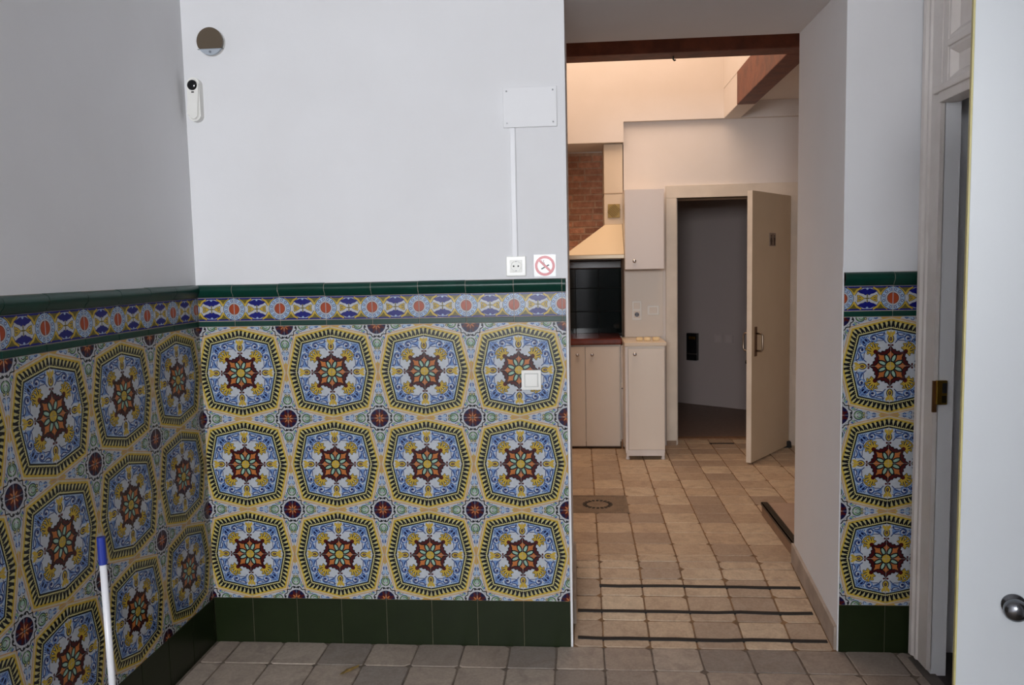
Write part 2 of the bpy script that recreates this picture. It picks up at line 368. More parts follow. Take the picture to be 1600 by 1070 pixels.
    P.disc((.965, .50), .022, 'lemon', 9, 8); P.arc((.965, .50), .024, 0, 6.28, .01, 'black', 10, 8)
    P.ell((.965, .40), .03, .055, .2, 'sky', 7); P.ell((.975, .30), .016, .05, .1, 'blue', 7)
    P.arc((.955, .415), .03, .5, 4.5, .012, 'navy', 9, 8); P.arc((.98, .30), .022, 1.5, 5, .012, 'navy', 9, 8)
    P.ell((.87, .70), .04, .022, 1.0, 'green', 7); P.disc((.845, .725), .026, 'blue', 8, 8); P.stroke([(.83, .70), (.86, .75)], .012, 'navy', 9); P.stroke([(.87, .62), (.90, .69)], .014, 'navy', 9)
    P.ell((.905, .585), .02, .06, .15, 'sky', 6)
    P.mirror(k)
    P.disc((1, 1), .225, 'w', 10, 28); P.disc((1, 1), .198, 'ink', 11, 28); P.disc((1, 1), .130, 'maroon', 12, 24)
    for i in range(8):
        a = i*math.pi/4; P.ell((1+.15*math.cos(a+.39), 1+.15*math.sin(a+.39)), .04, .024, a+.39, 'maroon', 13)
        P.ell((1+.066*math.cos(a), 1+.066*math.sin(a)), .040, .015, a, 'rust', 14)
    P.disc((1, 1), .028, 'black', 15, 10)
    P.disc((0, 0), .112, 'black', 22, 24); P.disc((0, 0), .086, 'yellow', 23, 24)
    return P
def border_print():
    P = Print()     # metres, origin at tile centre, 0.2 x 0.1
    P.p.append((1, 'royal', [(-.1, -.05), (.1, -.05), (.1, .05), (-.1, .05)]))
    P.p.append((2, 'w', [(-.1, -.042), (.1, -.042), (.1, .042), (-.1, .042)]))
    for sx in (-1, 1):
        for sy in (-1, 1):
            P.poly([(sx*.026, sy*.042), (sx*.078, sy*.042), (sx*.052, sy*.018)], 'olive', 3)
            P.stroke([(sx*.024, sy*.042), (sx*.040, sy*.033), (sx*.052, sy*.016)], .0075, 'yellow', 4)
            P.stroke([(sx*.078, sy*.042), (sx*.063, sy*.030), (sx*.052, sy*.016)], .0075, 'yellow', 4)
            P.stroke([(sx*.019, sy*.041), (sx*.037, sy*.029), (sx*.047, sy*.012)], .0022, 'black', 5)
        c = (sx*.1, 0)
        P.disc(c, .0475, 'black', 6, 32); P.disc(c, .0455, 'sky', 7, 32)
        for i in range(12):
            a = i*math.pi/6+.26; q = (c[0]+.037*math.cos(a), .037*math.sin(a))
            P.disc(q, .0058, 'navy', 8, 8); P.disc(q, .0034, 'pale', 9, 8)
        P.disc(c, .0295, 'navy', 10, 28); P.disc(c, .0282, 'w', 11, 28); P.disc(c, .0232, 'maroon', 12, 28); P.disc(c, .0215, 'brick', 13, 28)
        for i, (x, y, L, W, A) in enumerate(((.024, 0, .014, .0026, 0), (.024, .006, .013, .0024, .5), (.024, -.006, .013, .0024, -.5), (.036, .008, .006, .0024, 1.4), (.036, -.008, .006, .0024, -1.4))):
            P.ell((sx*x, y), L+.0016, W+.0016, sx*A, 'black', 8); P.ell((sx*x, y), L, W, sx*A, 'yellow', 9)
    for sy in (-1, 1):
        P.poly([(-.040, sy*.029), (-.026, sy*.020), (-.014, sy*.017), (-.008, sy*.012), (0, sy*.016), (.008, sy*.012), (.014, sy*.017), (.026, sy*.020), (.040, sy*.029),
                (.026, sy*.034), (.012, sy*.040), (-.012, sy*.040), (-.026, sy*.034)], 'royal', 6)
        P.disc((0, sy*.0385), .0045, 'sky', 7, 8); P.ell((0, sy*.010), .0025, .008, 0, 'olive', 10)
    P.ell((0, 0), .010, .0028, 0, 'olive', 10)
    return P
LAYER = 0.00001
def tile_mesh(name, pr, sc, x0, x1, y0, y1, gap, th, cols, bodymat, bev=.0012):
    """glazed tile in local coordinates: x, y across the face, z towards the room; face at z=0"""
    bm = bmesh.new(); box(bm, x0+gap/2, x1-gap/2, y0+gap/2, y1-gap/2, -th, 0)
    top = [f for f in bm.faces if f.normal.z > .9 or f.calc_center_median().z > -1e-6]
    bmesh.ops.bevel(bm, geom=list({e for f in top for e in f.edges}), offset=bev, segments=1, affect='EDGES')
    names = list(cols); e = gap/2+bev; done = []
    if pr:
        for l, c, q in sorted(pr.p, key=lambda t: t[0]):
            q = clip([(x*sc, y*sc) for x, y in q], x0+e, x1-e, y0+e, y1-e)
            if len(q) < 3: continue
            ar = sum(q[i][0]*q[(i+1) % len(q)][1]-q[(i+1) % len(q)][0]*q[i][1] for i in range(len(q)))
            if abs(ar) < 1e-9: continue
            if ar < 0: q = q[::-1]
            xs, ys = [p[0] for p in q], [p[1] for p in q]; bb = (min(xs), max(xs), min(ys), max(ys))
            lev = 1+max([L2 for L2, o2 in done if o2[0] < bb[1]-1e-6 and o2[1] > bb[0]+1e-6 and o2[2] < bb[3]-1e-6 and o2[3] > bb[2]+1e-6], default=0)
            done.append((lev, bb))
            f = bm.faces.new([bm.verts.new((x, y, lev*LAYER)) for x, y in q]); f.material_index = names.index(c)+1
    me = bpy.data.meshes.new(name); bm.to_mesh(me); bm.free()
    me.materials.append(bodymat)
    for c in names: me.materials.append(TM[c])
    return me
FP, BP = field_print(), border_print()
FC = sorted({c for _, c, _ in FP.p}); BC = sorted({c for _, c, _ in BP.p})
cache = {}
def field_tile(cx, cy):
    """tile whose octagon corner is at the origin, cut to cx by cy"""
    k = ('f', round(cx, 4), round(cy, 4))
    if k not in cache: cache[k] = tile_mesh('wall_tile', FP, .2, 0, cx, 0, cy, .0008, .007, FC, TM['w'], .0003)
    return cache[k]
def border_tile(x0, x1):
    k = ('b', round(x0, 4), round(x1, 4))
    if k not in cache: cache[k] = tile_mesh('border_tile', BP, 1, x0, x1, -.05, .05, .0022, .007, BC, TM['w'], .0006)
    return cache[k]
def plain_tile(w_, h_, m, gap=.0018):
    k = ('p', round(w_, 4), round(h_, 4), m.name)
    if k not in cache: cache[k] = tile_mesh('skirting_tile', None, 1, 0, w_, 0, h_, gap, .007, [], m, .0012)
    return cache[k]
def mould(w_):
    k = ('m', round(w_, 4))
    if k not in cache:
        pr = [(0, 0), (.008, 0), (.014, .004), (.0175, .012), (.0245, .019), (.029, .029), (.029, .037), (.025, .046), (.016, .0525), (.004, .055), (0, .055)]
        bm = bmesh.new(); A = [bm.verts.new((.001, b, a-.007)) for a, b in pr]; D = [bm.verts.new((w_-.001, b, a-.007)) for a, b in pr]
        n = len(pr)
        for i in range(n):
            f = bm.faces.new((A[i], A[(i+1) % n], D[(i+1) % n], D[i])); f.smooth = 0 < i < n-2
        for x_ in (.001, w_-.001): bm.faces.new([bm.verts.new((x_, b, a-.007)) for a, b in pr])
        cache[k] = mesh_of('moulding_tile', bm, green_m)
    return cache[k]
def basis(origin, a):
    """wall frame: a = direction to the right on the wall, z up, normal towards the room"""
    a = Vector(a); n = a.cross(Vector((0, 0, 1)))
    return Matrix(((a.x, 0, n.x, origin[0]), (a.y, 0, n.y, origin[1]), (a.z, 1, n.z, origin[2]), (0, 0, 0, 1)))
ROT = [Matrix.Rotation(math.pi/2*k, 4, 'Z') for k in range(4)]
def dado(parent, BS, a_min, a_max, centre, boff, base_parent, jit=.0006):
    """tile dado on the wall frame BS between a_min and a_max; octagon centres at centre + 0.4 k; border joints at boff + 0.2 k"""
    T = Matrix.Translation
    j = math.floor((a_min-centre)/.2)
    col = j
    while centre+.2*col < a_max-1e-6:
        lo, hi = centre+.2*col, centre+.2*(col+1); c0, c1 = max(lo, a_min), min(hi, a_max)
        if c1-c0 > .004:
            right = col % 2 == 0                     # octagon centre at the left (lo) edge
            ca = lo if right else hi
            cut = (c1-ca) if right else (ca-c0)
            full = .2 if abs(c1-c0-.2) < 1e-5 else None
            for r in range(6):
                # centres at 0.4, 0.8, 1.2
                up = r % 2 == 1; cz = .4*(r//2)+.4
                k = (0 if up else 3) if right else (1 if up else 2)
                wid = .2 if full else cut
                far = (wid > .1999) or ((c0 == lo) if right else (c1 == hi))
                if full or far:
                    me = field_tile(wid, .2) if k in (0, 2) else field_tile(.2, wid)
                    obj('wall_tile', me, None, parent, BS @ T((ca, cz, random.uniform(0, jit))) @ ROT[k])
                else:                                # octagon edge itself is cut off
                    key = ('fc', round(c0-lo, 4), k)
                    off = .2-(c1-c0)
                    if key not in cache:
                        x0, y0 = (off, 0) if k in (0, 2) else (0, off)
                        cache[key] = tile_mesh('wall_tile', FP, .2, x0, .2, y0, .2, .0008, .007, FC, TM['w'], .0003)
                    obj('wall_tile', cache[key], None, parent, BS @ T((ca, cz, random.uniform(0, jit))) @ ROT[k])
            obj('skirting_tile', plain_tile(c1-c0, .2115, green_d), None, base_parent, BS @ T((c0, -.012, .001)))
        col += 1
    b = boff+.2*math.floor((a_min-boff)/.2)
    while b < a_max-1e-6:
        c0, c1 = max(b, a_min), min(b+.2, a_max)
        if c1-c0 > .004:
            mid = b+.1
            dz = random.uniform(-.0015, .0015)
            obj('border_tile', border_tile(c0-mid, c1-mid), None, parent, BS @ T((mid, 1.4745+dz*.4, .0005)))
            obj('strip_tile', plain_tile(c1-c0, .0235, green_m, .002), None, parent, BS @ T((c0, 1.4005, .0015)))
            obj('moulding_tile', mould(c1-c0), None, parent, BS @ T((c0, 1.525+dz*.7, 0)))
        b += .2
BB = basis((0, 0, 0), (1, 0, 0)); BL = basis((-1.575, 0, 0), (0, 1, 0))
def mould_bed(parent, BS, a0, a1):
    pr = [(.001, .002), (.008, .002), (.013, .005), (.0165, .0125), (.0232, .0195), (.0275, .029), (.0275, .0365), (.0238, .045), (.0155, .0512), (.004, .0535), (.001, .0535)]
    bm = bmesh.new(); A = [bm.verts.new((a0, b, a-.0075)) for a, b in pr]; D = [bm.verts.new((a1, b, a-.0075)) for a, b in pr]; n = len(pr)
    for i in range(n): bm.faces.new((A[i], A[(i+1) % n], D[(i+1) % n], D[i]))
    bm.faces.new(A); bm.faces.new(D[::-1])
    obj('moulding_bed', bm, grout_l, parent, BS @ Matrix.Translation((0, 1.525, 0)))
def gbed(parent, *a): return obj('grout_bed', B(*a), grout_l, parent)
base_back = struct('baseboard_back', B(-1.58, .001, .0022, .0075, -.012, .2), mat('grout_dark', (120, 112, 92), .9), 'dark green tile skirting under the dado by the passage', 'skirting')
base_left = struct('baseboard_left', B(-1.5825, -1.5772, -2.4, 0, -.012, .2), MATS['grout_dark'], 'dark green tile skirting along the left wall', 'skirting')
base_pier = struct('baseboard_right', B(1.1165, 1.41, .0022, .0075, -.012, .2), MATS['grout_dark'], 'dark green tile skirting on the narrow pier', 'skirting')
gbed(wall_back, -1.58, .001, .0022, .0078, .2, 1.58); gbed(wall_back, 1.1165, 1.41, .0022, .0078, .2, 1.58); gbed(wall_left, -1.5828, -1.5772, -2.4, 0, .2, 1.58)
mould_bed(wall_back, BB, -1.574, 0); mould_bed(wall_back, BB, 1.118, 1.411); mould_bed(wall_left, BL, -2.41, -.03)
dado(wall_back, BB, -1.575, .001, -.2, -.015, base_back)
dado(wall_back, BB, 1.117, 1.412, 1.303, 1.308, base_pier)
dado(wall_left, BL, -2.413, -.001, -.213, -.02, base_left)

# ------------------------------------------------------------------ stone floor tiles
def stone_mesh(w_, d_, seed, m_):
    rnd = random.Random(seed); bm = bmesh.new(); g = .0035
    x0, x1, y0, y1 = -w_/2+g, w_/2-g, -d_/2+g, d_/2-g; pts = []
    for cx, cy, dx, dy in ((x0, y0, 1, 1), (x1, y0, -1, 1), (x1, y1, -1, -1), (x0, y1, 1, -1)):
        c = rnd.choice((.004, .005, .006, .008, .012, .02)); a = (cx, cy+dy*c); b = (cx+dx*c, cy)
        if (dx, dy) in ((1, 1), (-1, -1)): pts += [a, b]
        else: pts += [b, a]
    full = []
    for i, p in enumerate(pts):
        full.append(p); q = pts[(i+1) % len(pts)]
        if i % 2 == 1:
            for t in (.33, .66): full.append((p[0]+(q[0]-p[0])*t+rnd.uniform(-.0012, .0012), p[1]+(q[1]-p[1])*t+rnd.uniform(-.0012, .0012)))
    lo = [bm.verts.new((x, y, -.03)) for x, y in full]
    up = [bm.verts.new((x, y, -.0025)) for x, y in full]
    ins = [bm.verts.new((x*.972, y*.972, 0)) for x, y in full]
    n = len(full)
    for i in range(n):
        k = (i+1) % n; bm.faces.new((lo[i], lo[k], up[k], up[i])); bm.faces.new((up[i], up[k], ins[k], ins[i]))
    bm.faces.new(ins)
    return mesh_of('stone_tile', bm, m_)
SM = {}
def stone_tile(parent, x0, x1, y0, y1, z0, z1, jit=.0008):
    L_ = math.hypot(y1-y0, z1-z0); k = (round(x1-x0, 2), round(L_, 2), random.randrange(5), parent is floor)
    if k not in SM: SM[k] = stone_mesh(k[0], k[1], int(k[0]*7919+k[1]*104729+k[2]*31), stone if k[3] else stone_k_lit)
    ang = math.atan2(z1-z0, y1-y0)
    M = Matrix.Translation(((x0+x1)/2, (y0+y1)/2, (z0+z1)/2+random.uniform(-jit, jit))) @ Matrix.Rotation(ang+random.uniform(-.003, .003), 4, 'X') @ Matrix.Rotation(random.uniform(-.004, .004), 4, 'Y') @ Matrix.Rotation(random.uniform(-.006, .006), 4, 'Z')
    return obj('stone_tile', SM[k], None, parent, M)
cols = [-1.46+.2*i for i in range(-1, 15)]
def rowtiles(parent, xa, xb, y0, y1, z0, z1, skip=None):
    for c in cols+[cols[-1]+.2*i for i in range(1, 6)]:
        a, b = max(c, xa), min(c+.2, xb)
        if b-a < .03 or (skip and skip(a, b, y0, y1)): continue
        stone_tile(parent, a, b, y0, y1, z0, z1)
for r in range(7): rowtiles(floor, -1.565, 1.405, -.2*(r+1), -.2*r, 0, 0)
slope = lambda y: ZK*min(1, max(0, y/OD))
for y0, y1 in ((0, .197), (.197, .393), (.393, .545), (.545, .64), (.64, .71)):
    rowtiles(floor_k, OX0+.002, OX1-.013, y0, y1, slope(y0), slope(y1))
krows = [.71, .80, .98, 1.165, 1.345, 1.53, 1.715, 1.91, 2.10, 2.30, 2.50, 2.70, 2.90, 3.10, 3.30, 3.50, 3.64]
def skip(a, b, y0, y1):
    if y0 > 1.45 and y1 < 1.92 and b < .36 and a > -.08: return True           # access cover
    if y1 > 3.31 and (b < .84 or a > 1.75): return True                          # under the units and walls
    return a > 1.1 and y1 < 1.54
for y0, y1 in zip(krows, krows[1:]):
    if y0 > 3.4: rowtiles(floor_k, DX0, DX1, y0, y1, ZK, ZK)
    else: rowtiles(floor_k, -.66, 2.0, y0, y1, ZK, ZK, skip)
# anti-slip strips across the ramp
for i, (y, xa, xb) in enumerate(((.475, .135, 1.085), (.265, .03, 1.085), (.06, .03, 1.09))):
    z0 = slope(y); n = 10; bm = bmesh.new(); hw = .0085
    A = []
    for k in range(n+1):
        x = xa+(xb-xa)*k/n; dy = random.uniform(-.004, .004)
        A.append([bm.verts.new((x, y+dy+s*hw, slope(y+dy+s*hw)+h)) for s, h in ((-1, -.004), (-1, .0045), (1, .0045), (1, -.004))])
    for p, q in zip(A, A[1:]):
        for k in range(4): bm.faces.new((p[k], p[(k+1) % 4], q[(k+1) % 4], q[k]))
    bm.faces.new(A[0]); bm.faces.new(A[-1])
    obj('anti_slip_strip', bm, black, label=['black anti-slip strip at the top of the ramp, farthest in', 'black anti-slip strip in the middle of the ramp', 'black anti-slip strip at the foot of the ramp, nearest the room'][i], cat='floor strip', group='anti-slip strips on the ramp')
# passage skirtings following the ramp
skm = mat('passage_skirting', (176, 160, 146), .6, noise=.5, nscale=12)
struct('trim_1', prism([(YB+.002, 0), (YB+.002, .10), (OD, ZK+.10), (OD, ZK)], 'x', OX1-.014, OX1-.0005), skm, 'pale stone skirting sloping up the right side of the passage', 'skirting')
struct('trim_2', prism([(.16, .03), (.16, .14), (OD, ZK+.10), (OD, ZK)], 'x', OX0+.0005, OX0+.014), skm, 'pale skirting on the left side of the passage', 'skirting')
# raised step inside the kitchen
t = empty('side_step', (1.13, .72, ZK), 'raised stone step with a grooved dark metal edge beside the passage', 'step')
obj('tread', B(1.145, 2.39, .712, 1.50, ZK, .195, bev=.003), mat('step_marble', (176, 150, 132), .4, noise=.6, nscale=6, rgb2=(150, 124, 108)), t)
obj('riser', B(1.128, 1.145, .712, 1.50, ZK, .186), mat('step_riser', (150, 120, 96), .6, noise=.5, nscale=10), t)
bm = B(1.122, 1.162, .712, 1.50, .1955, .199); box(bm, 1.122, 1.1275, .712, 1.50, .182, .199)
for i in range(3): box(bm, 1.130+.010*i, 1.135+.010*i, .712, 1.50, .199, .2012)
obj('nosing', bm, mat('dark_metal', (70, 62, 54), .4, metal=.7), t)
# access cover in the kitchen floor
t = empty('drain_cover', (.14, 1.72, ZK), 'square ribbed cover with a ring of slots set in the kitchen floor', 'drain cover')
cast = mat('cast_cover', (138, 118, 98), .6, noise=.5, nscale=20)
obj('plate', B(-.05, .335, 1.535, 1.905, ZK-.02, ZK-.002), cast, t)
bm = bmesh.new()
for i in range(26):
    x = -.04+i*.0146
    for ya, yb in ((1.545, 1.895),):
        if abs(x-.155) < .105: box(bm, x, x+.007, 1.545, 1.615, ZK-.003, ZK+.001); box(bm, x, x+.007, 1.825, 1.895, ZK-.003, ZK+.001)
        else: box(bm, x, x+.007, ya, yb, ZK-.003, ZK+.001)
obj('ribs', bm, cast, t)
bm = bmesh.new(); box(bm, -.055, .34, 1.525, 1.535, ZK-.02, ZK+.001); box(bm, -.055, .34, 1.905, 1.915, ZK-.02, ZK+.001); box(bm, .335, .345, 1.525, 1.915, ZK-.02, ZK+.001); box(bm, -.06, -.05, 1.525, 1.915, ZK-.02, ZK+.001)
obj('frame', bm, cast, t)
bm = bmesh.new()
for i in range(20):
    a = i*math.pi/10; tt = B(-.008, .008, -.013, .013, -.001, .0012); merge(bm, tt, Matrix.Translation((.155+.082*math.cos(a), 1.72+.082*math.sin(a), ZK-.0015)) @ Matrix.Rotation(a+math.pi/2, 4, 'Z') @ Matrix.Rotation(math.pi/2, 4, 'Z') @ Matrix.Rotation(math.pi/2, 4, 'Z'))
obj('slot_ring', bm, black, t)
obj('floor_slot', B(1.13, 1.33, 3.468, 3.500, ZK-.004, ZK+.0035), black, label='narrow dark slot drain in the floor before the toilet door', cat='slot drain')

# ------------------------------------------------------------------ wall fittings on the white wall
t = empty('alarm_sounder', (-1.452, YB, 2.585), 'round brown wall sensor with a grey lower segment, high in the corner', 'wall sensor')
def half_disc(r, z0, z1, y0, y1, n=40):
    pts = []
    for i in range(n):
        a = 6.2832*i/n; x, z = r*math.cos(a), r*math.sin(a)
        pts.append((x, min(max(z, z0), z1)))
    return prism([(p[0]-1.452, p[1]+2.585) for p in pts], 'y', y0, y1)
obj('mount', cyl(bmesh.new(), (-1.452, YB-.009, 2.585), 'y', .054, .018, 40), whiteplastic, t)
obj('lens', half_disc(.0555, -.030, .06, YB-.030, YB-.016), mat('smoked_lens', (92, 80, 66), .12), t)
obj('grille', half_disc(.0555, -.06, -.0305, YB-.028, YB-.016), mat('grey_plastic', (168, 176, 186), .35), t)
obj('indicator', cyl(bmesh.new(), (-1.452, YB-.029, 2.542), 'y', .005, .003, 12), mat('dim_grey', (112, 118, 128), .5), t)
t = empty('motion_detector', (-1.532, YB, 2.35), 'tall white rounded motion detector with a black eye in the wall corner', 'motion detector')
pts = []
for i in range(24):
    a = 6.2832*i/24; pts.append((-1.532+.0275*math.cos(a), 2.352+.062*(1 if math.sin(a) >= 0 else -1)+.0275*math.sin(a)))
bm = prism(pts, 'y', YB-.042, YB); bmesh.ops.bevel(bm, geom=[e for e in bm.edges if all(v.co.y < YB-.04 for v in e.verts)], offset=.010, segments=3, affect='EDGES')
obj('housing', bm, whiteplastic, t, smooth=False)
bm = bmesh.new(); bmesh.ops.create_uvsphere(bm, u_segments=18, v_segments=10, radius=.0215)
bmesh.ops.transform(bm, matrix=Matrix.Translation((-1.531, YB-.041, 2.408)) @ Matrix.Diagonal((1, .4, 1, 1)), verts=bm.verts)
obj('eye', bm, mat('black_gloss', (10, 10, 12), .08), t, smooth=True)
obj('sensor_window', B(-1.536, -1.524, YB-.0435, YB-.040, 2.377, 2.382, bev=.001), MATS['black_gloss'], t)
t = empty('junction_cover', (-.135, YB, 2.2), 'white rectangular blanking plate with four screws on the white wall', 'cover plate')
obj('plate', B(-.244, -.024, YB-.009, YB, 2.195, 2.356, bev=.003), mat('plate_white', (224, 224, 226), .5), t)
for x in (-.228, -.040):
    for z in (2.213, 2.340): obj('screw', cyl(bmesh.new(), (x, YB-.0095, z), 'y', .0035, .003, 12), mat('screw_grey', (110, 110, 112), .4, metal=.6), t)
t = empty('cable_trunking', (-.207, YB, 1.67), 'thin white cable trunking running from the blanking plate to the socket', 'trunking')
obj('channel', B(-.219, -.195, YB-.008, YB, 1.672, 2.194, bev=.0015), mat('trunk_base', (222, 222, 224), .5), t)
obj('lid', B(-.2165, -.1975, YB-.0105, YB-.0078, 1.672, 2.194, bev=.0008), mat('trunk_lid', (218, 218, 221), .4), t)
def socket(name, cx, y, cz, sz, label, cat='socket', holes=True):
    t = empty(name, (cx, y, cz-sz/2), label, cat); h = sz/2
    obj('frame', B(cx-h, cx+h, y-.010, y, cz-h, cz+h, bev=.003), whiteplastic, t)
    q = h*.62
    if holes:
        rim = B(cx-q, cx+q, y-.0125, y-.0095, cz-q, cz+q, bev=.001)
        ins = obj('insert', rim, mat('socket_insert', (220, 219, 212), .35), t)
        bm = lathe([(h*.48, .0), (h*.52, .002), (h*.56, .002), (h*.58, 0)], 28, False); bmesh.ops.transform(bm, matrix=Matrix.Translation((cx, y-.0131, cz)) @ Matrix.Rotation(math.pi/2, 4, 'X'), verts=bm.verts)
        obj('well_rim', bm, whiteplastic, ins)
        for dx in (-.0095, .0095): obj('hole', cyl(bmesh.new(), (cx+dx, y-.0140, cz), 'y', .0034, .002, 12), black, ins)
        for dz in (-.019, .019): obj('earth_clip', B(cx-.0025, cx+.0025, y-.0152, y-.012, cz+dz-.002, cz+dz+.002), mat('screw_grey', (110, 110, 112)), ins)
    else:
        obj('bezel', B(cx-q-.004, cx+q+.004, y-.012, y-.0095, cz-q-.004, cz+q+.004, bev=.001), mat('switch_grey', (196, 196, 192), .4), t)
        obj('rocker', B(cx-q, cx+q, y-.0145, y-.0115, cz-q, cz+q, bev=.002), whiteplastic, t)
    return t
socket('wall_socket', -.203, YB, 1.633, .082, 'white power socket with round holes beside the no-smoking sticker')
socket('light_switch', -.148, -.0012, 1.158, .083, 'white square light switch mounted on the patterned tiles', 'switch', False)
# sticker
t = empty('no_smoking_sticker', (-.084, YB, 1.588), 'square no-smoking sticker with red ring and crossed cigarette', 'sticker')
X0, Z0, y = -.084, 1.633, YB-.0006
obj('backing', B(X0-.045, X0+.045, y, YB, Z0-.045, Z0+.045), mat('sticker_white', (222, 222, 224), .25), t)
red = mat('sticker_red', (186, 34, 46), .3); sblk = mat('sticker_black', (30, 30, 34), .4)
def ring(r0_, r1_, yy, m, nm, n=48):
    bm = bmesh.new(); rings = [[bm.verts.new((X0+r*math.cos(6.2832*i/n), yy_, Z0-.001+r*math.sin(6.2832*i/n))) for i in range(n)] for r, yy_ in ((r0_, yy), (r1_, yy), (r1_, yy+.0003), (r0_, yy+.0003))]
    for k in range(4):
        a, b = rings[k], rings[(k+1) % 4]
        for i in range(n): bm.faces.new((a[i], a[(i+1) % n], b[(i+1) % n], b[i]))
    obj(nm, bm, m, t)
def bar(nm, m, x, z, L_, W_, ang, yy):
    bm = B(-L_/2, L_/2, yy, yy+.0003, -W_/2, W_/2)
    obj(nm, bm, m, t, Matrix.Translation((X0+x, 0, Z0+z)) @ Matrix.Rotation(-ang, 4, 'Y'))
ring(.0305, .0415, y-.0004, red, 'red_ring')
bar('cigarette', sblk, -.007, -.010, .018, .0055, math.radians(28), y-.0004)
bar('cigarette_tip', sblk, .011, -.0005, .014, .0055, math.radians(28), y-.0004)
bar('cigarette_paper', mat('sticker_grey', (168, 130, 134), .4), .0015, -.0055, .006, .0055, math.radians(28), y-.0004)
bar('red_bar', red, 0, -.001, .066, .0095, math.radians(-45), y-.0008)
bm = tube([(X0-.012, y-.0002, Z0+.004), (X0-.009, y-.0002, Z0+.010), (X0-.015, y-.0002, Z0+.017), (X0-.011, y-.0002, Z0+.024)], .0012, 6)
obj('smoke_curl', bm, MATS['sticker_grey'], t)
bm = tube([(X0-.005, y-.0002, Z0+.004), (X0-.002, y-.0002, Z0+.010), (X0-.007, y-.0002, Z0+.017), (X0-.003, y-.0002, Z0+.023)], .0012, 6)
obj('smoke_curl', bm, MATS['sticker_grey'], t)

# ------------------------------------------------------------------ mop leaning by the left wall
top = Vector((-1.4, -1.087, .842)); d_ = (Vector((-1.388, -1.10, .397))-top).normalized(); base = top + d_*(top.z-.10)/(-d_.z)
t = empty('mop', (base.x, base.y, .0), 'white mop handle with a blue grip leaning at the tiled left wall', 'mop')
obj('handle', tube([tuple(top+d_*.07), tuple(base)], .0105, 14), mat('handle_white', (222, 222, 226), .3), t, smooth=True)
g0, g1 = top, top+d_*.085
obj('grip', tube([tuple(g0), tuple(g0+d_*.003), tuple(g1)], .0125, 16), mat('grip_blue', (34, 52, 140), .4), t)
bm = cyl(bmesh.new(), (base.x, base.y, .105), 'z', .03, .05, 18, .02); obj('socket', bm, MATS['grip_blue'], t)
bm = bmesh.new()
for i in range(26):
    a = i*2.4; r = .02+.006*(i % 5)
    merge(bm, tube([(base.x+r*.6*math.cos(a), base.y+r*.6*math.sin(a), .10), (base.x+r*1.5*math.cos(a), base.y+r*1.5*math.sin(a), .05), (base.x+r*2.0*math.cos(a), base.y+r*2.0*math.sin(a), .008)], .006, 6))
tagp(obj('strands', bm, mat('mop_cotton', (190, 188, 182), .95), t), kind='stuff')
# dried leaf on the floor
bm = bmesh.new(); out = [(-.048, -.012), (-.03, -.018), (-.018, -.010), (.0, -.014), (.016, -.004), (.034, .0), (.046, .014), (.03, .014), (.016, .018), (.006, .010), (-.012, .012), (-.02, .004), (-.034, .0)]
c = bm.verts.new((0, 0, .010)); vs = [bm.verts.new((x, y_*1.5, .002+.008*random.random())) for x, y_ in out]
for i in range(len(vs)): bm.faces.new((c, vs[i], vs[(i+1) % len(vs)]))
r = bmesh.ops.solidify(bm, geom=bm.faces[:], thickness=.001)
obj('dry_leaf', bm, mat('leaf_tan', (206, 174, 108), .8, noise=.6, nscale=60, rgb2=(156, 134, 66)), None, Matrix.Translation((-.895, -.262, .006)) @ Matrix.Rotation(.5, 4, 'Z'), label='small curled dry yellow leaf lying on the grey stone floor', cat='leaf')

# ------------------------------------------------------------------ right-hand doorway with transom
D2 = empty('door_2', (XR, -.64, 0), 'old white-painted doorway with panelled transom beside the narrow tiled pier', 'door', kind='structure')
# moulded architrave: section in (x out of wall, y)
def arch_v(y_in, y_out, z0, z1):
    s = 1 if y_out > y_in else -1; L_ = abs(y_out-y_in)
    pr = [(XR+.002, y_in), (XR-.016, y_in), (XR-.016, y_in+s*L_*.52), (XR-.022, y_in+s*L_*.57), (XR-.022, y_in+s*L_*.67), (XR-.014, y_in+s*L_*.72), (XR-.026, y_in+s*L_*.80), (XR-.028, y_in+s*L_*.93), (XR-.020, y_out), (XR+.002, y_out)]
    return prism(pr, 'z', z0, z1)
obj('architrave', arch_v(-.19, -.035, .02, 3.05), paint, D2)
obj('architrave', arch_v(-1.10, -1.255, .0, 3.05), paint, D2)
obj('jamb', B(XR-.006, XR+.050, -1.104, -1.094, 0, 2.20), paint, D2)
bm = B(XR-.024, XR+.05, -1.10, -.185, 2.20, 2.262, bev=.004); box(bm, XR-.034, XR+.01, -1.12, -.15, 2.235, 2.262, bev=.006)
obj('transom_rail', bm, paint, D2)
obj('transom_stile', B(XR-.014, XR+.04, -.235, -.19, 2.26, 2.95, bev=.003), paint, D2)
obj('transom_stile', B(XR-.014, XR+.04, -1.10, -1.055, 2.26, 2.95, bev=.003), paint, D2)
def panel(z0, z1, y0, y1, nm):
    bm = bmesh.new(); q = [(y0, z0), (y1, z0), (y1, z1), (y0, z1)]
    lv = [(XR-.012, 0), (XR-.012, .012), (XR+.010, .034), (XR+.010, .05)]
    R_ = [[bm.verts.new((x, yy+(i_ if yy == y0 else -i_), zz+(i_ if zz == z0 else -i_))) for yy, zz in q] for x, i_ in lv]
    for a, b in zip(R_, R_[1:]):
        for k in range(4): bm.faces.new((a[k], a[(k+1) % 4], b[(k+1) % 4], b[k]))
    bm.faces.new(R_[-1]); back = [bm.verts.new((XR+.03, yy, zz)) for yy, zz in q]
    for k in range(4): bm.faces.new((R_[0][k], R_[0][(k+1) % 4], back[(k+1) % 4], back[k]))
    bm.faces.new(back); return obj(nm, bm, paint, D2)
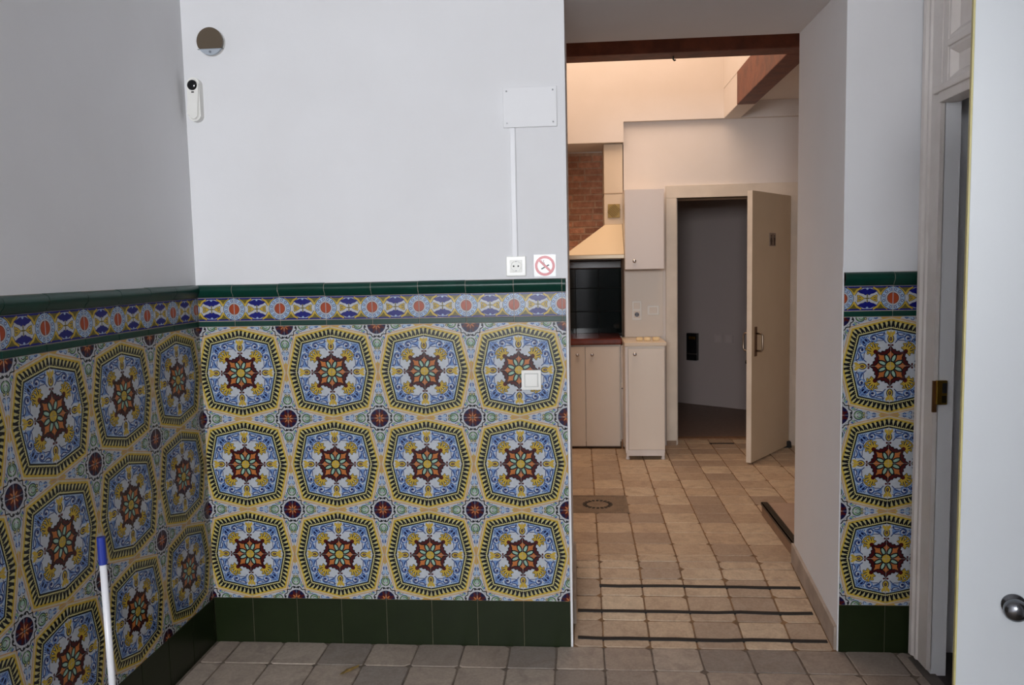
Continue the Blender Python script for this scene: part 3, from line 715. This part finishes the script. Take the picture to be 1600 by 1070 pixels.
for z0, z1 in ((2.264, 2.39), (2.415, 2.62), (2.645, 2.93)): panel(z0, z1, -.645, -.236, 'transom_panel'); panel(z0, z1, -1.054, -.647, 'transom_panel')
for z in (2.40, 2.632): obj('transom_bar', B(XR-.02, XR+.02, -1.054, -.236, z-.012, z+.013, bev=.005), paint, D2)
obj('transom_head', B(XR-.024, XR+.05, -1.10, -.185, 2.93, 3.05, bev=.004), paint, D2)
obj('door_sill', B(XR-.03, XR+.02, -1.10, -.05, -.02, .004), mat('sill_stone', (104, 96, 90), .7, noise=.5), D2)
st = obj('strike_box', B(XR-.010, XR+.030, -.204, -.190, 1.075, 1.168, bev=.003), brass, D2, label='brass lock keep on the door jamb')
obj('keeper_slot', B(XR+.011, XR+.027, -.2055, -.2035, 1.120, 1.158), black, st); obj('keeper_slot', B(XR+.009, XR+.026, -.2055, -.2035, 1.082, 1.110), mat('dark_brass', (60, 48, 24), .5, metal=.8), st)
obj('strike_plate', B(XR-.020, XR-.004, -.1945, -.186, 1.045, 1.166, bev=.001), mat('worn_brass', (120, 84, 52), .5, metal=.8), st)
D3 = empty('door_3', (XR, -2.39, 0), 'smooth white door leaf with round knob swung open close to the camera', 'door', kind='structure')
obj('jamb', B(XR-.006, XR+.10, -2.05, -2.034, 0, 2.245), paint, D3); obj('jamb', B(XR-.006, XR+.10, -2.746, -2.73, 0, 2.245), paint, D3)
obj('head', B(XR-.006, XR+.10, -2.746, -2.034, 2.235, 2.255), paint, D3)
F, Hg = Vector((.768, -1.82)), Vector((XR-.012, -2.045)); dv = (Hg-F); LW = dv.length; ang = math.atan2(dv.y, dv.x)
LM = Matrix.Translation((F.x, F.y, 0)) @ Matrix.Rotation(ang, 4, 'Z')
leaf = obj('leaf', B(.002, LW, 0, .036, .012, 2.19, bev=.001), leafwhite, D3, LM)
obj('edge_band', B(-.0012, .0022, .0008, .0352, .012, 2.19), edgeband, leaf, LM)
bm = lathe([(.0, .052), (.012, .0515), (.022, .046), (.0265, .036), (.0255, .026), (.018, .018), (.010, .014), (.010, .004), (.026, .003), (.027, 0)], 28)
bmesh.ops.transform(bm, matrix=Matrix.Translation((.094, 0, .982)) @ Matrix.Rotation(math.pi/2, 4, 'X') @ Matrix.Scale(.8, 4), verts=bm.verts)
obj('knob', bm, mat('knob_chrome', (120, 122, 126), .18, metal=1), leaf, LM, smooth=True, label='round chrome knob')
for z in (.25, 1.1, 1.95): obj('hinge', cyl(bmesh.new(), (LW+.006, .03, z), 'z', .008, .09, 12), chrome, leaf, LM)

# ------------------------------------------------------------------ kitchen timber
bm = B(-1.25, 1.345, 1.215, 1.365, 2.765, 2.985, bev=.006); beam = obj('ceiling_beam', bm, wood, label='dark brown timber beam spanning the kitchen just past the passage', cat='beam')
t = empty('ceiling_beam', (1.28, 1.4, 2.765), 'reddish-brown timber beam running back along the right of the light well', 'beam')
obj('timber', B(1.215, 1.345, 1.366, 2.80, 2.765, 3.0, bev=.006), wood, t)
bm = tube([(.59, 1.30, 2.775), (.59, 1.30, 2.748), (.595, 1.30, 2.742), (.603, 1.30, 2.745)], .0045, 8)
obj('beam_hook', bm, black, label='small black hook under the front timber beam', cat='hook')

# ------------------------------------------------------------------ cooking alcove
# bricks: pieces of the alcove back wall
brickm = mat('brick_red', (194, 144, 118), .85, noise=.8, nscale=30, rgb2=(162, 110, 86), bump=.4, bscale=80, rnd=.28)
obj('mortar_bed', B(-.6, .43, YA-.006, YA+.001, 1.66, 2.60), mat('mortar', (206, 172, 146), .95, noise=.5, nscale=30), wall_far)
bl, bh = .19, .042; bms = {}
def brick_mesh(L_):
    k = round(L_, 3)
    if k not in bms:
        bms[k] = mesh_of('brick', B(-L_/2, L_/2, -.006, .006, -bh/2, bh/2, bev=.002), brickm)
    return bms[k]
row = 0; z = 1.685
while z < 2.575:
    x = -.6 - (0, .10, .05, .14)[row % 4]
    while x < .43:
        L_ = bl if (row+int(x*10)) % 3 else .095
        a, b = max(x, -.598), min(x+L_, .428)
        if b-a > .03: obj('brick', brick_mesh(b-a), None, wall_far, Matrix.Translation(((a+b)/2, YA-.006+random.uniform(-.002, .002), z+bh/2)))
        x += L_+.013
    row += 1; z += bh+.0145
bstile = mat('backsplash_green', (10, 22, 22), .07, noise=.3, nscale=8, rgb2=(6, 16, 18), spec=.25)
obj('backsplash_bed', B(-.6, .43, YA-.006, YA+.001, 1.0, 1.61), black, wall_far)
for x in (-.577, -.376, -.175, .026, .229):
    for z, h in ((1.03, .190), (1.225, .199), (1.429, .165)):
        obj('backsplash_tile', B(x+.0015, x+.1995, YA-.014, YA-.005, z, z+h, bev=.0015), bstile, wall_far, Matrix.Translation((0, random.uniform(-.0005, .0005), 0)))
obj('backsplash_border', B(-.6, .43, YA-.03, YA-.004, 1.598, 1.672, bev=.008), mat('border_brown', (58, 34, 28), .2), wall_far)
t = empty('duct_casing', (.348, 3.43, 1.955), 'cream boxed duct above the hood with a brass vent', 'duct')
obj('casing', B(.272, .424, 3.43, 3.88, 1.958, 2.605, bev=.003), mat('duct_cream', (224, 208, 186), .6), t)
obj('joint_band', B(.270, .426, 3.428, 3.882, 2.205, 2.212), mat('joint_tan', (170, 148, 124), .8), t)  # thin tan band, darker than the casing
v = obj('vent', B(.300, .398, 3.420, 3.431, 2.012, 2.122, bev=.002), mat('vent_frame', (150, 122, 66), .45, metal=.5), t)
for i in range(7): obj('louvre', B(-.060+.004*abs(i-3), .060-.004*abs(i-3), -.003, .003, -.003, .003), mat('vent_slat', (118, 92, 44), .5, metal=.5), v, Matrix.Translation((.349+(i-3)*.009, 3.4185, 2.067+(i-3)*.010)) @ Matrix.Rotation(math.radians(45), 4, 'Y') @ Matrix.Diagonal((.72, 1, 1, 1)))
t = empty('cooker_hood', (.1, 3.4, 1.675), 'cream sloping cooker hood with a steel rim over the dark tiles', 'cooker hood')
bm = bmesh.new()
lo = [(-.06, 3.17, 1.712), (.415, 3.17, 1.712), (.415, 3.88, 1.712), (-.06, 3.88, 1.712)]; up = [(.276, 3.42, 1.957), (.415, 3.42, 1.957), (.415, 3.88, 1.957), (.276, 3.88, 1.957)]
A = [bm.verts.new(p) for p in lo]; D = [bm.verts.new(p) for p in up]
for i in range(4): bm.faces.new((A[i], A[(i+1) % 4], D[(i+1) % 4], D[i]))
bm.faces.new(A); bm.faces.new(D)
obj('canopy', bm, mat('hood_cream', (230, 210, 176), .4), t)
obj('rim', B(-.066, .42, 3.164, 3.882, 1.676, 1.712, bev=.006), mat('hood_steel', (186, 172, 150), .35, metal=.4), t)
obj('filter', B(-.03, .39, 3.20, 3.86, 1.668, 1.677), mat('filter_dark', (70, 66, 62), .5, metal=.5), t)
obj('worktop', B(-.6, .402, 3.318, 3.884, .978, 1.03, bev=.012), mat('worktop_brown', (116, 50, 34), .25, noise=.6, nscale=20, rgb2=(84, 34, 24)), label='red-brown rounded worktop over the base cupboards', cat='worktop')
def knob_mesh():
    bm = lathe([(0, .026), (.008, .0255), (.0135, .021), (.0145, .015), (.010, .009), (.006, .006), (.006, .002), (.011, 0)], 18)
    return mesh_of('knob', bm, chrome, True)
KM = knob_mesh()
def knob(x, y_, z_, parent): return obj('knob', KM, None, parent, Matrix.Translation((x, y_, z_)) @ Matrix.Rotation(math.pi/2, 4, 'X') @ Matrix.Scale(1.05, 4))
t = empty('base_cupboard', (.2, 3.6, ZK), 'pale two-door base cupboard under the red-brown worktop', 'cupboard')
obj('body', B(-.28, .392, 3.352, 3.88, .17, .976), laminate, t); obj('plinth', B(-.28, .392, 3.372, 3.86, ZK, .17), mat('plinth_tile', (150, 124, 100), .6, noise=.4), t)
for xa, xb, kx in ((-.10, .098, .036), (.102, .380, .156)):
    dd = obj('door', B(xa, xb, 3.332, 3.352, .135, .966, bev=.002), laminate, t); knob(kx, 3.332, .898, dd)
dd = obj('door', B(-.278, -.103, 3.332, 3.352, .135, .966, bev=.002), laminate, t); knob(-.25, 3.332, .898, dd)
t = empty('gas_pipe', (.405, 3.30, ZK), 'thin white upright pipe with clamp between the base cupboard and slim cabinet', 'pipe')
obj('tube', tube([(.3975, 3.30, ZK+.05), (.3975, 3.30, .975)], .0055, 10), paint, t, smooth=True)
obj('clamp', B(.3905, .4035, 3.285, 3.318, .62, .665, bev=.002), laminate, t); obj('clamp_screw', B(.391, .4035, 3.281, 3.286, .622, .628), black, t)
obj('boot', cyl(bmesh.new(), (.3965, 3.30, ZK+.04), 'z', .0065, .08, 12, .006), mat('boot_tan', (150, 116, 86), .7), t)
t = empty('slim_cabinet', (.553, 3.16, ZK), 'slim pale floor cabinet on short feet with one knob', 'cabinet')
obj('body', B(.404, .704, 2.925, 3.415, .172, 1.004), laminate, t)
obj('top', B(.398, .716, 2.905, 3.418, 1.005, 1.032, bev=.003), mat('cabinet_top', (220, 204, 182), .35), t)
dd = obj('door', B(.425, .700, 2.905, 2.926, .200, .985, bev=.002), laminate, t); knob(.475, 2.905, .945, dd)
obj('side_panel', B(.402, .4225, 2.908, 2.926, .172, 1.003), paint, t)
bm = B(.41, .70, 2.912, 2.926, .15, .198, bev=.002); obj('bottom_rail', bm, paint, t)
for x in (.418, .69):
    for yy in (2.935, 3.39): obj('foot', lathe([(0, 0), (.015, 0), (.017, .004), (.012, .02), (.012, .055), (0, .055)], 14), paint, t, Matrix.Translation((x, yy, ZK)))
soap = mat('soap_cream', (232, 212, 170), .5, noise=.5, nscale=50, rgb2=(212, 178, 120))
for i, x in enumerate((.523, .583, .650)):
    bm = B(-.026, .026, -.018, .018, 0, .028, bev=.009)
    obj('cream_block', bm, soap, None, Matrix.Translation((x, 3.06, 1.0322)) @ Matrix.Rotation((.08, -.05, .12)[i], 4, 'Z'), label=('small cream block on the slim cabinet, nearest the dark tiles', 'small cream block on the slim cabinet, middle of three', 'small cream block on the slim cabinet, nearest the door frame')[i], cat='block', group='cream blocks on the slim cabinet')
t = empty('wall_cabinet', (.567, 3.27, 1.59), 'pale single-door wall cabinet beside the cooker hood', 'cabinet')
obj('body', B(.418, .720, 3.122, YW-.003, 1.592, 2.205), laminate, t)
dd = obj('door', B(.418, .720, 3.100, 3.121, 1.590, 2.207, bev=.002), mat('laminate_grey', (214, 206, 202), .35), t); knob(.490, 3.100, 1.655, dd)
obj('tile_panel', B(.432, .742, YW-.010, YW, 1.033, 1.575, bev=.002), mat('panel_white', (220, 210, 198), .3), wall_far)
t = empty('double_socket', (.528, YW-.012, 1.2), 'upright white twin socket above the slim cabinet', 'socket')
obj('frame', B(.490, .566, YW-.020, YW-.010, 1.172, 1.330, bev=.003), whiteplastic, t)
obj('blank_insert', B(.503, .553, YW-.023, YW-.0195, 1.265, 1.315, bev=.002), laminate, t)
q = obj('socket_insert', B(.503, .553, YW-.022, YW-.0195, 1.190, 1.245, bev=.002), laminate, t)
obj('well', cyl(bmesh.new(), (.528, YW-.0225, 1.218), 'y', .019, .002, 20), mat('dim_grey', (112, 118, 128)), q)
for dx in (-.0095, .0095): obj('hole', cyl(bmesh.new(), (.528+dx, YW-.024, 1.218), 'y', .004, .002, 10), black, q)
t = empty('kitchen_switch', (.663, YW-.012, 1.21), 'flat white switch plate right of the twin socket', 'switch')
obj('frame', B(.615, .708, YW-.018, YW-.010, 1.212, 1.290, bev=.003), whiteplastic, t); obj('rocker', B(.630, .693, YW-.021, YW-.0175, 1.226, 1.276, bev=.002), laminate, t)

# ------------------------------------------------------------------ toilet door
D1 = empty('door_1', (1.287, YW, ZK), 'cream toilet door standing open in a pale frame', 'door', kind='structure')
frm = mat('frame_cream', (222, 210, 194), .45, noise=.2, nscale=6)
obj('jamb', B(.765, DX0, YW-.028, YW+.10, .165, DZ, bev=.003), frm, D1); obj('jamb', B(DX1, 1.832, YW-.028, YW+.10, ZK, DZ, bev=.003), frm, D1)
obj('jamb_plinth', B(.768, DX0-.006, YW-.022, YW+.09, ZK, .166), mat('plinth_tile', (150, 124, 100)), D1)
obj('head', B(.765, 1.832, YW-.028, YW+.10, DZ, 2.255, bev=.003), frm, D1)
obj('door_stop', B(DX0, DX0+.012, YW+.03, YW+.06, ZK, DZ), frm, D1)
Hn, Fr = Vector((1.712, 3.375)), Vector((1.286, 2.762)); dv = Fr-Hn; LW = dv.length; ang = math.atan2(dv.y, dv.x)
# local x from hinge to free edge, local -y is the side seen from the passage
LM = Matrix.Translation((Hn.x, Hn.y, 0)) @ Matrix.Rotation(ang, 4, 'Z')
lf = obj('leaf', B(0, LW, 0, .04, ZK+.015, 2.145, bev=.002), doorpaint, D1, LM)
obj('edge_strip', B(LW-.001, LW+.0012, .001, .039, ZK+.015, 2.145), frm, lf, LM)
steel = mat('aged_steel', (150, 138, 124), .3, metal=1)
for s, yy in ((-1, 0), (1, .04)):
    hp = obj('handle_plate', B(LW-.085, LW-.045, min(yy, yy+s*.006), max(yy, yy+s*.006), .93, 1.15, bev=.002), mat('plate_bronze', (104, 76, 52), .4, metal=.6), lf, LM)
    obj('pull_handle', tube([(LW-.065, yy+s*.004, 1.10), (LW-.065, yy+s*.045, 1.10), (LW-.067, yy+s*.055, 1.085), (LW-.067, yy+s*.055, .985), (LW-.065, yy+s*.045, .97), (LW-.065, yy+s*.004, .97)], .0075, 10), steel, hp, LM, smooth=True)
obj('lock_knob', cyl(bmesh.new(), (LW-.06, -.015, .885), 'y', .016, .03, 16), black, lf, LM)
sg = obj('toilet_sign', B(LW-.43, LW-.31, .04, .044, 1.745, 1.845, bev=.001), mat('sign_grey', (150, 134, 120), .4, metal=.3), lf, LM, label='small grey metal pictogram sign')
sd = mat('sign_dark', (66, 52, 44), .6)
def fig(cx, skirt):
    bm = cyl(bmesh.new(), (cx, .045, 1.823), 'y', .008, .002, 14)
    if skirt: prism([(cx-.007, 1.812), (cx+.007, 1.812), (cx+.018, 1.780), (cx-.018, 1.780)], 'y', .044, .046, bm)
    else: box(bm, cx-.013, cx+.013, .044, .046, 1.782, 1.812)
    for dx in (-.006, .006): box(bm, cx+dx-.0045, cx+dx+.0045, .044, .046, 1.754, 1.782)
    obj('pictogram', bm, sd, sg, LM)
fig(LW-.403, False); fig(LW-.339, True); obj('divider', B(LW-.3725, LW-.3695, .044, .0455, 1.752, 1.838), sd, sg, LM)
for z in (.35, 1.15, 1.95): obj('hinge', cyl(bmesh.new(), (-.004, .004, z), 'z', .007, .09, 10), steel, lf, LM)
obj('door_wedge', prism([(1.63, ZK), (1.76, ZK), (1.755, ZK+.05), (1.72, ZK+.055)], 'y', 3.315, 3.355), black, label='small black wedge at the hinge foot of the toilet door', cat='wedge')
# toilet fittings on the slanting wall
wd = Vector((2.3, -1.76, 0)).normalized(); wn = Vector((wd.y, -wd.x, 0)); wn = wn if wn.y < 0 else -wn
def wcM(s_, z_):      # frame on the slanting wall, s_ metres from its left end
    o_ = Vector((.6, 5.94, 0))+wd*s_
    return Matrix(((wd.x, 0, wn.x, o_.x), (wd.y, 0, wn.y, o_.y), (0, 1, 0, z_), (0, 0, 0, 1)))
t = empty('dark_wall_panel', tuple(wcM(.83, .62).translation), 'dark tall wall panel with a bright edge on the toilet wall', 'wall panel')
M_ = wcM(.84, .6)
obj('case', B(-.06, .06, -.0, .29, .0, .05, bev=.004), mat('dryer_black', (16, 16, 20), .25), t, M_)
obj('bright_edge', B(-.05, .06, .065, .075, .048, .056), chrome, t, M_); obj('control', B(-.03, .045, .225, .255, .049, .054, bev=.003), brass, t, M_)
t = empty('grab_rail', tuple(wcM(.55, .6).translation), 'thin folding grab rail on the toilet wall left of the dark panel', 'grab rail')
M_ = wcM(.55, .62)
obj('rail', tube([(-.2, .03, .05), (-.2, .03, .20), (.16, .03, .20), (.18, .05, .20), (.18, .19, .20), (.16, .21, .20), (-.2, .21, .20), (-.2, .21, .05)], .012, 8), mat('rail_brown', (130, 110, 104), .35, metal=.5), t, M_, smooth=True)
obj('mount_plate', B(-.24, -.16, 0, .24, .0, .05), MATS['rail_brown'], t, M_)
for i, s_ in enumerate((1.13, 1.25)):
    t = empty('toilet_socket', tuple(wcM(s_, .80).translation), ('pale socket on the toilet wall, the one nearer the grab rail', 'pale socket on the toilet wall, the one nearer the door leaf')[i], 'socket', 'sockets on the toilet wall')
    M_ = wcM(s_, .80); obj('frame', B(-.045, .045, 0, .085, 0, .010, bev=.002), mat('wc_plate', (184, 172, 168), .35), t, M_); obj('insert', B(-.028, .028, .015, .070, .009, .013, bev=.002), mat('wc_insert', (190, 178, 174), .35), t, M_)
